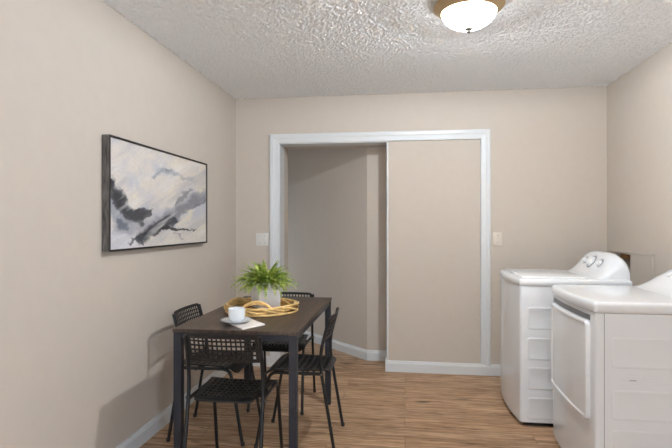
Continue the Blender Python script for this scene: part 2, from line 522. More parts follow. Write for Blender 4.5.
# textured ceiling: a real relief of small lumps
def make_ceiling():
    y0 = 1.9
    nx, ny = 1000, 780
    xs = np.linspace(XL - 0.0, XR + 0.0, nx); ys = np.linspace(y0, YB, ny)
    rng = np.random.default_rng(4)
    def field(step):
        # value noise with smooth interpolation on a step-sized lattice
        gx = int((XR - XL) / step) + 3; gy = int((YB - y0) / step) + 3
        g = rng.random((gy, gx))
        fx = (xs - XL) / step; fy = (ys - y0) / step
        ix = fx.astype(int); iy = fy.astype(int); tx = fx - ix; ty = fy - iy
        tx = tx * tx * (3 - 2 * tx); ty = ty * ty * (3 - 2 * ty)
        a = g[np.ix_(iy, ix)]; b = g[np.ix_(iy, ix + 1)]; c = g[np.ix_(iy + 1, ix)]; d_ = g[np.ix_(iy + 1, ix + 1)]
        return (a * (1 - tx) + b * tx) * (1 - ty)[:, None] + (c * (1 - tx) + d_ * tx) * ty[:, None]
    h = 0.6 * field(0.0100) + 0.4 * field(0.0068)
    h = (h - h.min()) / (h.max() - h.min())
    h = np.clip((h - 0.44) / 0.2, 0, 1); h = h * h * (3 - 2 * h)
    Z = ZC - 0.0060 * h
    X, Y = np.meshgrid(xs, ys)
    co = np.stack([X, Y, Z], -1).reshape(-1, 3).astype(np.float32)
    idx = np.arange(nx * ny).reshape(ny, nx)
    q = np.stack([idx[:-1, :-1], idx[1:, :-1], idx[1:, 1:], idx[:-1, 1:]], -1).reshape(-1, 4)
    me = bpy.data.meshes.new('ceiling')
    me.vertices.add(len(co)); me.vertices.foreach_set('co', co.ravel())
    me.loops.add(q.size); me.loops.foreach_set('vertex_index', q.ravel().astype(np.int32))
    me.polygons.add(len(q)); me.polygons.foreach_set('loop_start', np.arange(0, q.size, 4, dtype=np.int32))
    me.polygons.foreach_set('use_smooth', np.ones(len(q), dtype=bool))
    me.update(calc_edges=True); me.validate()
    me.materials.append(M['ceiling'])
    o = bpy.data.objects.new('ceiling', me); C.objects.link(o); o['kind'] = 'structure'
make_ceiling()
struct('ceiling_slab', B(XL - 1.2, XR + 0.2, YF - 0.2, YB + 2.9, ZC + 0.002, ZC + 0.1), M['ceiling'])

# ------------------------------------------------------------------ washer and dryer
def bowed_front(x0, x1, w, bow=0.02, r=0.016, nseg=10):
    """plan outline, front at x0 bulging towards -x, width along y 0..w"""
    pts = []
    for k in range(nseg + 1):
        t = k / nseg
        y = r + (w - 2 * r) * t
        x = x0 + bow * (2 * t - 1) ** 2
        pts.append((x, y))
    out = []
    # near rounded corner (y=0)
    xc = x0 + bow
    for k in range(5):
        a = k / 5 * PI / 2
        out.append((xc + r - r * math.sin(a), r - r * math.cos(a)))
    out += pts
    for k in range(1, 6):
        a = k / 5 * PI / 2
        out.append((xc + r - r * math.cos(a), w - r + r * math.sin(a)))
    out += [(x1, w), (x1, 0)]
    return out[::-1]

def top_slab(poly, z0, z1, r, inset=0.0):
    """stacked rings forming a slab with a rounded upper edge"""
    bm = bmesh.new()
    cx = sum(p[0] for p in poly) / len(poly); cy = sum(p[1] for p in poly) / len(poly)
    levels = [(0.006, z0), (0.0, z0 + 0.006)]
    for k in range(6):
        a = k / 5 * PI / 2
        levels.append((r * (1 - math.cos(a)), z1 - r + r * math.sin(a)))
    # offset by moving towards the bbox-inner
    xs = [p[0] for p in poly]; ys = [p[1] for p in poly]
    hx = (max(xs) - min(xs)) / 2; hy = (max(ys) - min(ys)) / 2
    mx = (max(xs) + min(xs)) / 2; my = (max(ys) + min(ys)) / 2
    rings = []
    for off, z in levels:
        rings.append([bm.verts.new((mx + (x - mx) * (hx - off) / hx, my + (y - my) * (hy - off) / hy, z)) for x, y in poly])
    n = len(poly)
    for a, b in zip(rings[:-1], rings[1:]):
        for i in range(n):
            bm.faces.new((a[i], a[(i + 1) % n], b[(i + 1) % n], b[i]))
    bm.faces.new(rings[0][::-1]); bm.faces.new(rings[-1])
    return bm

def console(prof, w, z0, zend=0.38, ny=36, power=3.6):
    """loft a side profile (x, height) along y with rounded-off upper ends"""
    bm = bmesh.new(); rings = []
    xb = prof[-1][0]
    for j in range(ny + 1):
        t = math.sin((j / ny - 0.5) * PI)          # -1..1, dense at the ends
        y = w / 2 + t * w / 2
        s = zend + (1 - zend) * max(0.0, 1 - abs(t) ** power) ** 0.5
        rings.append([bm.verts.new((xb + (x - xb) * (0.9 + 0.1 * s), y, z0 + h * s)) for x, h in prof])
    for a, b in zip(rings[:-1], rings[1:]):
        for i in range(len(prof) - 1):
            bm.faces.new((a[i], a[i + 1], b[i + 1], b[i]))
        bm.faces.new((a[-1], a[0], b[0], b[-1]))
    bm.faces.new(rings[0]); bm.faces.new(rings[-1][::-1])
    return bm

def embossed(bm, x0, x1, z0, z1, y, lift=0.0022, r=0.02):
    """a rounded panel pressed proud of a side facing -y"""
    def ring(ins, yy):
        out = []
        rr = max(r - ins, 0.004)
        for (cx, cz, a0) in ((x1 - r, z1 - r, 0), (x0 + r, z1 - r, 90), (x0 + r, z0 + r, 180), (x1 - r, z0 + r, 270)):
            for k in range(6):
                a = math.radians(a0 + 18 * k)
                out.append(bm.verts.new((cx + rr * math.cos(a), yy, cz + rr * math.sin(a))))
        return out
    R = [ring(0, y + 0.001), ring(0.0, y), ring(0.005, y - lift), ring(0.011, y - lift), ring(0.016, y - lift * 0.4)]
    n = len(R[0])
    for a, b in zip(R[:-1], R[1:]):
        for i in range(n): bm.faces.new((a[i], a[(i + 1) % n], b[(i + 1) % n], b[i]))
    bm.faces.new(R[-1]); bm.faces.new(R[0][::-1])
    return bm

def knob_bm(r, h):
    bm = bmesh.new()
    lathe(bm, [(0, 0), (r * 1.18, 0), (r * 1.18, h * 0.18), (r, h * 0.25), (r * 0.93, h * 0.85), (r * 0.82, h), (0, h)], 28)
    box(bm, -r * 0.13, r * 0.13, -r * 0.9, r * 0.9, h * 0.9, h * 1.25, bev=r * 0.05)
    return bm

def feet(root, x0, x1, w):
    for x in (x0 + 0.08, x1 - 0.06):
        for y in (0.06, w - 0.06):
            bm = lathe(bmesh.new(), [(0, 0), (0.022, 0), (0.022, 0.012), (0.01, 0.014), (0.01, 0.035), (0, 0.035)], 16, x, y)
            obj('foot', bm, M['dark_gap'], root, smooth=True, angle=40)

# --- washer (far), local origin at its near front corner on the floor
W = 0.665
wa = empty('washing_machine', (0.70, 3.30, 0), 'white top-load washing machine with three dials on its console, by the back wall', 'washing machine')
D = 0.685
poly = bowed_front(0, D, W, bow=0.022)
bm = prism(bmesh.new(), poly, 0.03, 0.892)
bmesh.ops.bevel(bm, geom=[e for e in bm.edges if abs(e.verts[0].co.z - 0.03) < 1e-4 and abs(e.verts[1].co.z - 0.03) < 1e-4], offset=0.004, segments=2, affect='EDGES')
obj('body', bm, M['enamel'], wa, smooth=True, angle=35)
poly_in = bowed_front(0.03, D - 0.03, W - 0.06, bow=0.022)
obj('toe_gap_shade', prism(bmesh.new(), [(x, y + 0.03) for x, y in poly_in], 0.004, 0.04), M['dark_gap'], wa)  # dark block paints the shade in the gap under the body
polyt = [(x, y) for x, y in bowed_front(-0.008, D, W + 0.012, bow=0.026, r=0.022)]
polyt = [(x, y - 0.006) for x, y in polyt]
obj('top_deck', top_slab(polyt, 0.892, 0.938, 0.016), M['enamel_top'], wa, smooth=True, angle=50)
# lid
bm = bmesh.new(); box(bm, 0.05, 0.445, 0.055, W - 0.055, 0.934, 0.948, bev=0.006, seg=3)
lid = obj('lid', bm, M['enamel_top'], wa, smooth=True, angle=50)
obj('lid_lip', B(0.045, 0.06, W / 2 - 0.09, W / 2 + 0.09, 0.938, 0.952, bev=0.004), M['enamel_top'], lid, smooth=True, angle=50)
bm = lathe(bmesh.new(), [(0, 0), (0.011, 0), (0.011, 0.002), (0, 0.002)], 20)
for v in bm.verts: v.co.y *= 0.55; v.co += Vector((0.045, W - 0.085, 0.9385))
tag(obj('badge', bm, M['grey_plastic'], wa), 'small dark badge on the front corner of the top')
prof = [(0.455, 0.0), (0.485, 0.006), (0.515, 0.022), (0.545, 0.052), (0.575, 0.090), (0.60, 0.122), (0.618, 0.139), (0.636, 0.147), (0.655, 0.145), (0.672, 0.132), (0.682, 0.10), (0.683, 0.0)]
obj('console', console([(x, h * 1.13) for x, h in prof], W - 0.03, 0.930), M['enamel_top'], wa, smooth=True, angle=60, loc=(0, 0.022, 0))
ang = math.atan2((0.122 - 0.052) * 1.13, 0.60 - 0.545)     # slope of the face
for (yy, r, h) in ((0.455, 0.019, 0.016), (0.335, 0.034, 0.024), (0.185, 0.021, 0.016)):
    k = obj('dial', knob_bm(r, h), M['white_plastic'], wa, smooth=True, angle=40, loc=(0.570, yy + 0.01, 0.930 + 0.096), rot=(0, -(PI / 2 - (PI / 2 - ang)), 0))
    bm = lathe(bmesh.new(), [(r * 1.25, 0), (r * 1.38, 0), (r * 1.38, 0.0015), (r * 1.25, 0.0015), (r * 1.25, 0)], 36)
    s = obj('dial_ring', bm, M['grey_plastic'], k)
# printed graduation marks beside the dials
Rm = Matrix.Rotation(-ang, 4, 'Y')
for (yy, r) in ((0.465, 0.03), (0.345, 0.052), (0.195, 0.032)):
    for q in range(9):
        a = math.radians(-120 + 30 * q)
        px, py = r * math.cos(a), r * math.sin(a)
        bm = B(-0.002 + px, 0.002 + px, py - 0.003, py + 0.003, 0.0, 0.0012)
        for v in bm.verts: v.co = Rm @ v.co
        obj('dial_mark', bm, M['grey_plastic'], wa, loc=(0.570, yy, 1.0275))
bm = bmesh.new()
for z0, z1 in ((0.618, 0.761), (0.425, 0.568), (0.238, 0.381), (0.05, 0.190)):
    embossed(bm, 0.065, 0.60, z0, z1, -0.0005)
obj('side_panel', bm, M['enamel'], wa, smooth=True, angle=30)
feet(wa, 0, D, W)

# --- dryer (near)
W2 = 0.685; D2 = 0.70
dr = empty('clothes_dryer', (0.862, 2.475, 0), 'white front-load clothes dryer with a big square door, nearest the camera', 'clothes dryer')
poly = bowed_front(0, D2, W2, bow=0.018)
bm = prism(bmesh.new(), [(x, y) for x, y in poly if x < 0.06] if False else poly, 0.03, 0.868)
obj('body', bm, M['enamel'], dr, smooth=True, angle=35)
obj('toe_gap_shade', prism(bmesh.new(), [(x, y + 0.03) for x, y in bowed_front(0.03, D2 - 0.03, W2 - 0.06, bow=0.018)], 0.004, 0.04), M['dark_gap'], dr)  # shade under the dryer, painted by a dark block
polyt = [(x, y - 0.006) for x, y in bowed_front(-0.010, D2, W2 + 0.012, bow=0.022, r=0.022)]
obj('top_deck', top_slab(polyt, 0.870, 0.922, 0.018), M['enamel_top'], dr, smooth=True, angle=50)
# raised rim around the recessed top and seam of the front panel
bm = bmesh.new()
box(bm, 0.0555, 0.0575, -0.0012, 0.002, 0.03, 0.868)
obj('seam', bm, M['grey_plastic'], dr)
# side pressings
bm = bmesh.new()
for z0, z1 in ((0.615, 0.76), (0.375, 0.515), (0.10, 0.33)):
    embossed(bm, 0.085, 0.64, z0, z1, -0.0005, lift=0.002)
box(bm, 0.12, 0.60, -0.0025, 0.001, 0.575, 0.58); box(bm, 0.12, 0.60, -0.0025, 0.001, 0.545, 0.55)
obj('side_panel', bm, M['enamel'], dr, smooth=True, angle=30)
# small stamped mark on the side
obj('stamp', B(0.165, 0.195, -0.0022, 0.001, 0.559, 0.565), simple('pale_grey_mark', (176, 176, 178), 0.4), dr)
# door on the bowed front
def front_x(y, w=W2, bow=0.018, r=0.03):
    t = (y - r) / (w - 2 * r); return bow * (2 * t - 1) ** 2
def bowed_patch(y0, y1, z0, z1, x_out, th, r=0.03, n=14, bow=0.018, w=W2):
    """rounded panel following the bowed front; x_out = how far it stands proud"""
    bm = bmesh.new()
    def outline(ins):
        out = []
        rr = max(r - ins, 0.004)
        for (cy, cz, a0) in ((y1 - r, z1 - r, 0), (y0 + r, z1 - r, 90), (y0 + r, z0 + r, 180), (y1 - r, z0 + r, 270)):
            for k in range(6):
                a = math.radians(a0 + 18 * k)
                out.append((cy + rr * math.cos(a), cz + rr * math.sin(a)))
        # subdivide long horizontal runs
        full = []
        for i in range(len(out)):
            p, q = out[i], out[(i + 1) % len(out)]
            full.append(p)
            if abs(p[0] - q[0]) > 0.1:
                for k in range(1, n): full.append((p[0] + (q[0] - p[0]) * k / n, p[1] + (q[1] - p[1]) * k / n))
        return full
    rings = []
    for ins, xo in ((0, -0.002), (0, x_out * 0.6), (0.006, x_out), (0.016, x_out), (0.022, x_out - th)):
        rings.append([bm.verts.new((front_x(y) - xo, y, z)) for y, z in outline(ins)])
    m = len(rings[0])
    for a, b in zip(rings[:-1], rings[1:]):
        for i in range(m): bm.faces.new((a[i], a[(i + 1) % m], b[(i + 1) % m], b[i]))
    # fill with vertical strips: triangulate via fill
    es = [e for e in bm.edges if e.verts[0] in rings[-1] and e.verts[1] in rings[-1]]
    bmesh.ops.triangle_fill(bm, edges=es, use_beauty=True)
    return bm
door = obj('door', bowed_patch(0.055, W2 - 0.04, 0.345, 0.822, 0.020, 0.006, r=0.028), M['enamel'], dr, smooth=True, angle=40)
# grip channel above the door: dark grey recess with a white lip
bm = bmesh.new()
N = 14
ya, yb = 0.055, W2 - 0.04
za, zb = 0.826, 0.852
prev = None
for k in range(N + 1):
    y = ya + (yb - ya) * k / N
    x = front_x(y)
    ring = [bm.verts.new((x - 0.003, y, za)), bm.verts.new((x - 0.003, y, zb)), bm.verts.new((x + 0.004, y, zb)), bm.verts.new((x + 0.004, y, za))]
    if prev:
        for i in range(4): bm.faces.new((prev[i], prev[(i + 1) % 4], ring[(i + 1) % 4], ring[i]))
    else: bm.faces.new(ring)
    prev = ring
bm.faces.new(prev[::-1])
tag(obj('door_grip', bm, M['grey_plastic'], dr), 'grey grip channel above the door')
prof = [(0.40, 0.0), (0.44, 0.004), (0.485, 0.018), (0.53, 0.045), (0.572, 0.078), (0.61, 0.103), (0.635, 0.122), (0.655, 0.13), (0.675, 0.13), (0.69, 0.118), (0.697, 0.09), (0.698, 0.0)]
obj('console', console(prof, W2 - 0.01, 0.914, zend=0.5, power=5.0), M['enamel_top'], dr, smooth=True, angle=60)
ang2 = math.atan2(0.103 - 0.045, 0.61 - 0.55)
for (yy, r, h) in ((0.50, 0.02, 0.016), (0.345, 0.034, 0.024), (0.19, 0.02, 0.016)):
    obj('dial', knob_bm(r, h), M['white_plastic'], dr, smooth=True, angle=40, loc=(0.592, yy, 0.914 + 0.086), rot=(0, -ang2, 0))
bm = bmesh.new(); box(bm, -0.004, 0.004, -0.022, 0.022, 0, 0.0015, bev=0.0006)
Rm = Matrix.Rotation(-ang2 * 0.8, 4, 'Y')
for v in bm.verts: v.co = Rm @ v.co + Vector((0.545, 0.585, 0.9145 + 0.0415))
tag(obj('badge', bm, M['grey_plastic'], dr), 'small grey maker badge')
feet(dr, 0, D2, W2)

# painted cover board beside the open utility box, on the right wall
cv = empty('utility_box_cover', (XR, 3.60, 0.84), 'wall-coloured cover board slid off the utility hole behind the dryer', 'wall panel')
obj('board', B(-0.012, -0.0005, 0.0, 0.33, 0.0, 0.225, bev=0.002), M['wall'], cv)
obj('ledge', B(-0.016, -0.0005, 0.0, 0.70, 0.225, 0.243, bev=0.003), M['wall'], cv)

# ------------------------------------------------------------------ switches
def switch(x, z, w, n, mat, label):
    t = empty('light_switch', (x, YB, z), label, 'light switch')
    obj('cover_plate', B(-w / 2, w / 2, -0.007, -0.0003, -0.059, 0.059, bev=0.003), mat, t, smooth=True, angle=40)
    for k in range(n):
        cx = (k - (n - 1) / 2) * 0.046
        obj('toggle_frame', B(cx - 0.008, cx + 0.008, -0.0085, -0.006, -0.017, 0.017, bev=0.0008), M['grey_plastic'] if False else mat, t)
        bm = B(cx - 0.0045, cx + 0.0045, -0.02, -0.008, 0.0, 0.012, bev=0.001)
        obj('toggle', bm, mat, t)
        for s in (-1, 1):
            bm = lathe(bmesh.new(), [(0, -0.001), (0.003, -0.001), (0.003, 0.001), (0, 0.001)], 12)
            for v in bm.verts: v.co = Vector((v.co.x + cx, -0.0075 + v.co.z, v.co.y + s * 0.03))
            obj('screw', bm, M['finial'], t)
switch(-1.278, 1.145, 0.117, 2, M['switch'], 'white double light switch left of the door casing')
switch(0.778, 1.157, 0.078, 1, M['switch_ivory'], 'ivory single light switch right of the door casing, above the washer')

# ------------------------------------------------------------------ ceiling lamp
LX, LY = 0.322, 2.62
lamp = empty('ceiling_light', (LX, LY, ZC - 0.006), 'flush ceiling light with a frosted glass bowl in an aged brass ring', 'ceiling light')
bm = lathe(bmesh.new(), [(0.0, 0.0), (0.155, 0.0), (0.172, -0.012), (0.178, -0.026), (0.170, -0.036), (0.153, -0.040), (0.146, -0.052), (0.138, -0.057), (0.134, -0.052), (0.138, -0.040), (0.140, -0.015), (0.0, -0.010)], 64)
obj('ring', bm, M['bronze'], lamp, smooth=True, angle=50)
pr = []
for k in range(15):
    a = k / 14 * PI / 2
    pr.append((0.137 * math.cos(a) if k < 14 else 0.0, -0.050 - 0.088 * math.sin(a)))
obj('glass_shade', lathe(bmesh.new(), pr, 64), M['shade'], lamp, smooth=True)
bm = lathe(bmesh.new(), [(0, -0.133), (0.004, -0.1375), (0.021, -0.137), (0.021, -0.141), (0.014, -0.145), (0.008, -0.148), (0.009, -0.153), (0.006, -0.159), (0.0, -0.161)], 24)
obj('finial', bm, M['finial'], lamp, smooth=True, angle=50)
for s in (0,):
    l = bpy.data.lights.new('bulb', 'POINT'); l.energy = LAMP_POWER; l.color = (0.86, 0.93, 1.0); l.shadow_soft_size = 0.02
    o = bpy.data.objects.new('bulb', l); C.objects.link(o); o.parent = lamp; o.location = (0, 0, -0.064)

# ------------------------------------------------------------------ wall painting
FY0, FY1, FZ0, FZ1 = 2.354, 3.62, 1.143, 1.740
art = empty('framed_painting', (XL, FY0, FZ0), 'framed abstract painting in grey, black and cream on the left wall', 'painting')
fw, fd = 0.010, 0.042
aw, ah = FY1 - FY0, FZ1 - FZ0
bm = bmesh.new()
box(bm, 0.0005, fd, 0, fw, 0, ah); box(bm, 0.0005, fd, aw - fw, aw, 0, ah)
box(bm, 0.0005, fd, fw, aw - fw, 0, fw); box(bm, 0.0005, fd, fw, aw - fw, ah - fw, ah)
fr = obj('frame', bm, M['frame_side'], art)
bm = bmesh.new()
e = 0.0015
box(bm, fd, fd + e, 0, fw, 0, ah); box(bm, fd, fd + e, aw - fw, aw, 0, ah)
box(bm, fd, fd + e, fw, aw - fw, 0, fw); box(bm, fd, fd + e, fw, aw - fw, ah - fw, ah)
obj('front_lip', bm, M['frame_black'], fr)

def make_canvas():
    nx, ny = 330, 160
    ys = np.linspace(fw, aw - fw, nx); zs = np.linspace(fw, ah - fw, ny)
    U, V = np.meshgrid((ys - fw) / (aw - 2 * fw), (zs - fw) / (ah - 2 * fw))
    # sketch coordinates (a 433 x 448 drawing of the canvas seen obliquely) -> brush positions
    src = np.array([[0, 1], [1, 1], [1, 0], [0, 0]], float); dst = np.array([[80, 52], [375, 135], [375, 378], [80, 405]], float)
    A = []; b = []
    for (u, v), (x, y) in zip(src, dst):
        A.append([u, v, 1, 0, 0, 0, -u * x, -v * x]); b.append(x)
        A.append([0, 0, 0, u, v, 1, -u * y, -v * y]); b.append(y)
    hmat = np.append(np.linalg.solve(np.array(A), np.array(b)), 1).reshape(3, 3)
    w = hmat[2, 0] * U + hmat[2, 1] * V + 1
    PX_ = (hmat[0, 0] * U + hmat[0, 1] * V + hmat[0, 2]) / w
    PY_ = (hmat[1, 0] * U + hmat[1, 1] * V + hmat[1, 2]) / w
    rng = np.random.default_rng(11)
    def vnoise(X, Y, s):
        g = rng.random((200, 200)); fx = (X / s) % 190; fy = (Y / s) % 190
        ix = fx.astype(int); iy = fy.astype(int); tx = fx - ix; ty = fy - iy
        tx = tx * tx * (3 - 2 * tx); ty = ty * ty * (3 - 2 * ty)
        return (g[iy, ix] * (1 - tx) + g[iy, ix + 1] * tx) * (1 - ty) + (g[iy + 1, ix] * (1 - tx) + g[iy + 1, ix + 1] * tx) * ty
    def fbm(s, X=PX_, Y=PY_):
        return (vnoise(X, Y, s) * .5 + vnoise(X, Y, s / 2) * .28 + vnoise(X, Y, s / 4) * .15 + vnoise(X, Y, s / 8) * .07)
    # streak coordinates along the up-right diagonal
    a = math.radians(-38)
    SX = PX_ * math.cos(a) + PY_ * math.sin(a) + 500; SY = -PX_ * math.sin(a) + PY_ * math.cos(a) + 500
    streak = fbm(40, SX * 0.35, SY * 1.6)
    lin = lambda c: np.array(s2l(c)[:3])
    col = np.zeros(PX_.shape + (3,)) + lin((216, 208, 200))
    f = fbm(60)[..., None]
    def mix(c, k):
        nonlocal col
        k = np.clip(k, 0, 1)[..., None]; col = col * (1 - k) + lin(c) * k
    mix((196, 194, 200), (fbm(50) - 0.40) * 2.8)
    mix((226, 218, 200), (fbm(45) - 0.5) * 2.6 * (PX_ > 150))
    mix((230, 216, 184), np.clip((PX_ - 300) / 70, 0, 1) * np.clip(fbm(70) * 2 - .5, 0, 1) * 0.8)
    mix((226, 226, 230), np.clip((PY_ - 300) / 60, 0, 1) * np.clip((190 - PX_) / 60, 0, 1) * 0.8)
    W1 = (fbm(30) - 0.5) * 34; W2_ = (fbm(26) - 0.5) * 34
    X = PX_ + W1 + (fbm(9) - .5) * 9; Y = PY_ + W2_ + (fbm(8) - .5) * 9
    def stroke(pts, r, c, k, soft=0.5, tex=0.0):
        dmin = np.full(PX_.shape, 1e9)
        for i in range(len(pts) - 1):
            (x0, y0, *r0), (x1, y1, *r1) = pts[i], pts[i + 1]
            dx, dy = x1 - x0, y1 - y0
            t = np.clip(((X - x0) * dx + (Y - y0) * dy) / (dx * dx + dy * dy), 0, 1)
            ra = r0[0] if r0 else r; rb = r1[0] if r1 else r
            dd = np.hypot(X - (x0 + t * dx), Y - (y0 + t * dy)) / (ra + (rb - ra) * t)
            dmin = np.minimum(dmin, dd)
        m = np.clip((1 - dmin) / (soft * 0.7), 0, 1)
        if tex: m = m * np.clip(1 - tex + tex * 2.4 * streak, 0, 1)
        mix(c, m * k)
    # broad veils
    stroke([(110, 330, 30), (220, 330, 34), (300, 270, 26), (372, 225, 16)], 25, (150, 149, 158), 0.9, 0.9, 0.5)
    stroke([(80, 250, 26), (110, 300, 30), (140, 350, 20)], 22, (150, 154, 166), 0.8, 0.8, 0.3)
    stroke([(215, 180, 8), (240, 152, 10), (262, 160, 12), (292, 172, 7)], 8, (158, 162, 172), 0.85, 0.8, 0.5)
    stroke([(296, 182, 6), (332, 178, 5)], 8, (168, 168, 172), 0.7, 0.8)
    stroke([(250, 150, 3), (268, 166, 5), (284, 162, 2)], 4, (120, 124, 134), 0.8, 0.6)
    stroke([(278, 262, 6), (300, 238, 11), (338, 212, 5)], 8, (140, 139, 142), 0.9, 0.7, 0.5)
    stroke([(230, 310, 16), (280, 292, 18), (330, 256, 14), (372, 236, 10)], 10, (138, 136, 142), 0.95, 0.7, 0.8)
    stroke([(340, 262, 5), (372, 246, 8)], 8, (110, 110, 120), 0.7, 0.6)
    mix((172, 171, 178), np.clip((0.44 - streak) * 5, 0, 1) * 0.45)
    # dark masses
    stroke([(78, 190, 18), (96, 220, 22), (118, 262, 22), (140, 300, 20), (168, 308, 22)], 17, (74, 75, 80), 1.0, 0.6, 0.4)
    stroke([(78, 175, 5), (100, 228, 8), (128, 280, 8), (150, 300, 10)], 8, (48, 48, 52), 0.8, 0.5, 0.4)
    stroke([(150, 300, 16), (178, 296, 17), (212, 284, 8)], 14, (66, 67, 72), 1.0, 0.5, 0.4)
    stroke([(112, 320, 14), (128, 336, 11)], 12, (104, 110, 122), 0.95, 0.6, 0.3)
    stroke([(165, 374, 14), (200, 350, 25), (236, 328, 24), (275, 306, 14)], 14, (66, 67, 73), 1.0, 0.6, 0.5)
    stroke([(190, 352, 8), (222, 352, 10), (246, 338, 6)], 8, (42, 43, 48), 0.9, 0.6, 0.4)
    stroke([(238, 344, 4), (270, 338, 5), (300, 342, 4), (342, 339, 2)], 4, (44, 42, 44), 0.95, 0.5)
    stroke([(135, 384, 5), (158, 372, 7), (176, 384, 4)], 6, (92, 94, 102), 0.9, 0.6, 0.3)
    stroke([(270, 352, 4), (300, 366, 4)], 6, (150, 146, 150), 0.7, 0.8)
    stroke([(286, 320, 7), (320, 300, 9), (340, 285, 5)], 6, (226, 216, 196), 0.8, 0.8, 0.5)
    # pale knife marks over everything
    mix((232, 230, 230), np.clip((streak - 0.60) * 5, 0, 1) * 0.55)
    col = np.clip(col * (0.94 + 0.12 * vnoise(PX_, PY_, 2.4)[..., None]), 0, 1)
    Z = np.stack([np.full(U.shape, fd - 0.006), *np.meshgrid(ys, zs)], -1).reshape(-1, 3).astype(np.float32)
    idx = np.arange(nx * ny).reshape(ny, nx)
    q = np.stack([idx[:-1, :-1], idx[:-1, 1:], idx[1:, 1:], idx[1:, :-1]], -1).reshape(-1, 4)
    # back sheet so the canvas has thickness
    nb = len(Z)
    ex = np.array([[0.004, fw, fw], [0.004, aw - fw, fw], [0.004, aw - fw, ah - fw], [0.004, fw, ah - fw]], np.float32)
    co = np.concatenate([Z, ex]); faces = q.tolist() + [[nb + 3, nb + 2, nb + 1, nb]]
    me = bpy.data.meshes.new('canvas'); me.from_pydata(co.tolist(), [], faces)
    at = me.color_attributes.new('paint', 'FLOAT_COLOR', 'POINT')
    cc = np.ones((len(co), 4), np.float32); cc[:nb, :3] = col.reshape(-1, 3); cc[nb:, :3] = 0.5
    at.data.foreach_set('color', cc.ravel())
    m, nt, p = new_mat('oil_paint')
    at_n = nd(nt, 'ShaderNodeAttribute', attribute_name='paint')
    nt.links.new(at_n.outputs['Color'], p.inputs['Base Color']); p.inputs['Roughness'].default_value = 0.6
    co_ = nd(nt, 'ShaderNodeTexCoord'); nz = nd(nt, 'ShaderNodeTexNoise', Scale=90.0, Detail=4.0)
    bp = nd(nt, 'ShaderNodeBump', Strength=0.3, Distance=0.002)
    nt.links.new(co_.outputs['Object'], nz.inputs['Vector']); nt.links.new(nz.outputs['Fac'], bp.inputs['Height']); nt.links.new(bp.outputs['Normal'], p.inputs['Normal'])
    me.materials.append(m)
    o = bpy.data.objects.new('canvas', me); C.objects.link(o); o.parent = art
make_canvas()

# ------------------------------------------------------------------ table
TX0, TX1, TY0, TY1, TZ = -1.163, -0.521, 2.388, 3.552, 0.757
tb = empty('dining_table', ((TX0 + TX1) / 2, (TY0 + TY1) / 2, 0), 'rectangular dining table with a dark brown wooden top and black legs', 'table')
hx, hy = (TX1 - TX0) / 2, (TY1 - TY0) / 2
obj('table_top', B(-hx, hx, -hy, hy, TZ - 0.018, TZ, bev=0.002), M['table_top'], tb)
lw = 0.040
for sx in (-1, 1):
    for sy in (-1, 1):
        x0 = sx * (hx - 0.003); y0 = sy * (hy - 0.003)
        obj('leg', B(min(x0, x0 - sx * lw), max(x0, x0 - sx * lw), min(y0, y0 - sy * lw), max(y0, y0 - sy * lw), 0.0, TZ - 0.0185, bev=0.002), M['table_frame'], tb)
ap = 0.030
for sy in (-1, 1):
    y0 = sy * (hy - 0.008)
    obj('apron', B(-hx + 0.043, hx - 0.043, min(y0, y0 - sy * 0.018), max(y0, y0 - sy * 0.018), TZ - 0.018 - ap, TZ - 0.0185), M['table_frame'], tb)
for sx in (-1, 1):
    x0 = sx * (hx - 0.008)
    obj('apron', B(min(x0, x0 - sx * 0.018), max(x0, x0 - sx * 0.018), -hy + 0.043, hy - 0.043, TZ - 0.018 - ap, TZ - 0.0185), M['table_frame'], tb)

# ------------------------------------------------------------------ chairs (face +y locally)
def grid_coords(total, margin, n, hole, msub=3):
    """coordinates -total/2..total/2 with n holes; returns coords, hole flags per cell"""
    bar = (total - 2 * margin - n * hole) / (n - 1)
    cs = [-total / 2]; fl = []
    for k in range(1, msub + 1):
        cs.append(-total / 2 + margin * k / msub); fl.append(False)
    for i in range(n):
        cs.append(cs[-1] + hole); fl.append(True)
        if i < n - 1: cs.append(cs[-1] + bar); fl.append(False)
    base = cs[-1]
    for k in range(1, msub + 1):
        cs.append(base + margin * k / msub); fl.append(False)
    return cs, fl

def chair_back():
    bm = bmesh.new()
    Wb, Hb = 0.372, 0.140
    us, fu = grid_coords(Wb, 0.026, 14, 0.0165, 3)
    vs, fv = grid_coords(Hb, 0.017, 5, 0.0155, 5)
    zc = 0.693
    def P(u, v):
        R = 0.034
        top = Hb / 2 - v; bo = v + Hb / 2
        s = 0.0
        if top < R: s = R - math.sqrt(max(0, R * R - (R - top) ** 2))
        R2 = 0.014
        if bo < R2: s = max(s, R2 - math.sqrt(max(0, R2 * R2 - (R2 - bo) ** 2)))
        x = u * (Wb / 2 - s) / (Wb / 2)
        lean = -0.160 - (v + Hb / 2) * 0.27
        bow = -0.020 * (1 - (x / (Wb / 2)) ** 2)
        y = lean + bow
        nrm = Vector((-0.04 * x / (Wb / 2) / (Wb / 2) * 1.0, 1, 0.27)).normalized()
        return Vector((x, y, zc + v)), nrm
    plate(bm, us, vs, lambda i, j: not (fu[i] and fv[j]), P, 0.0045)
    return bm

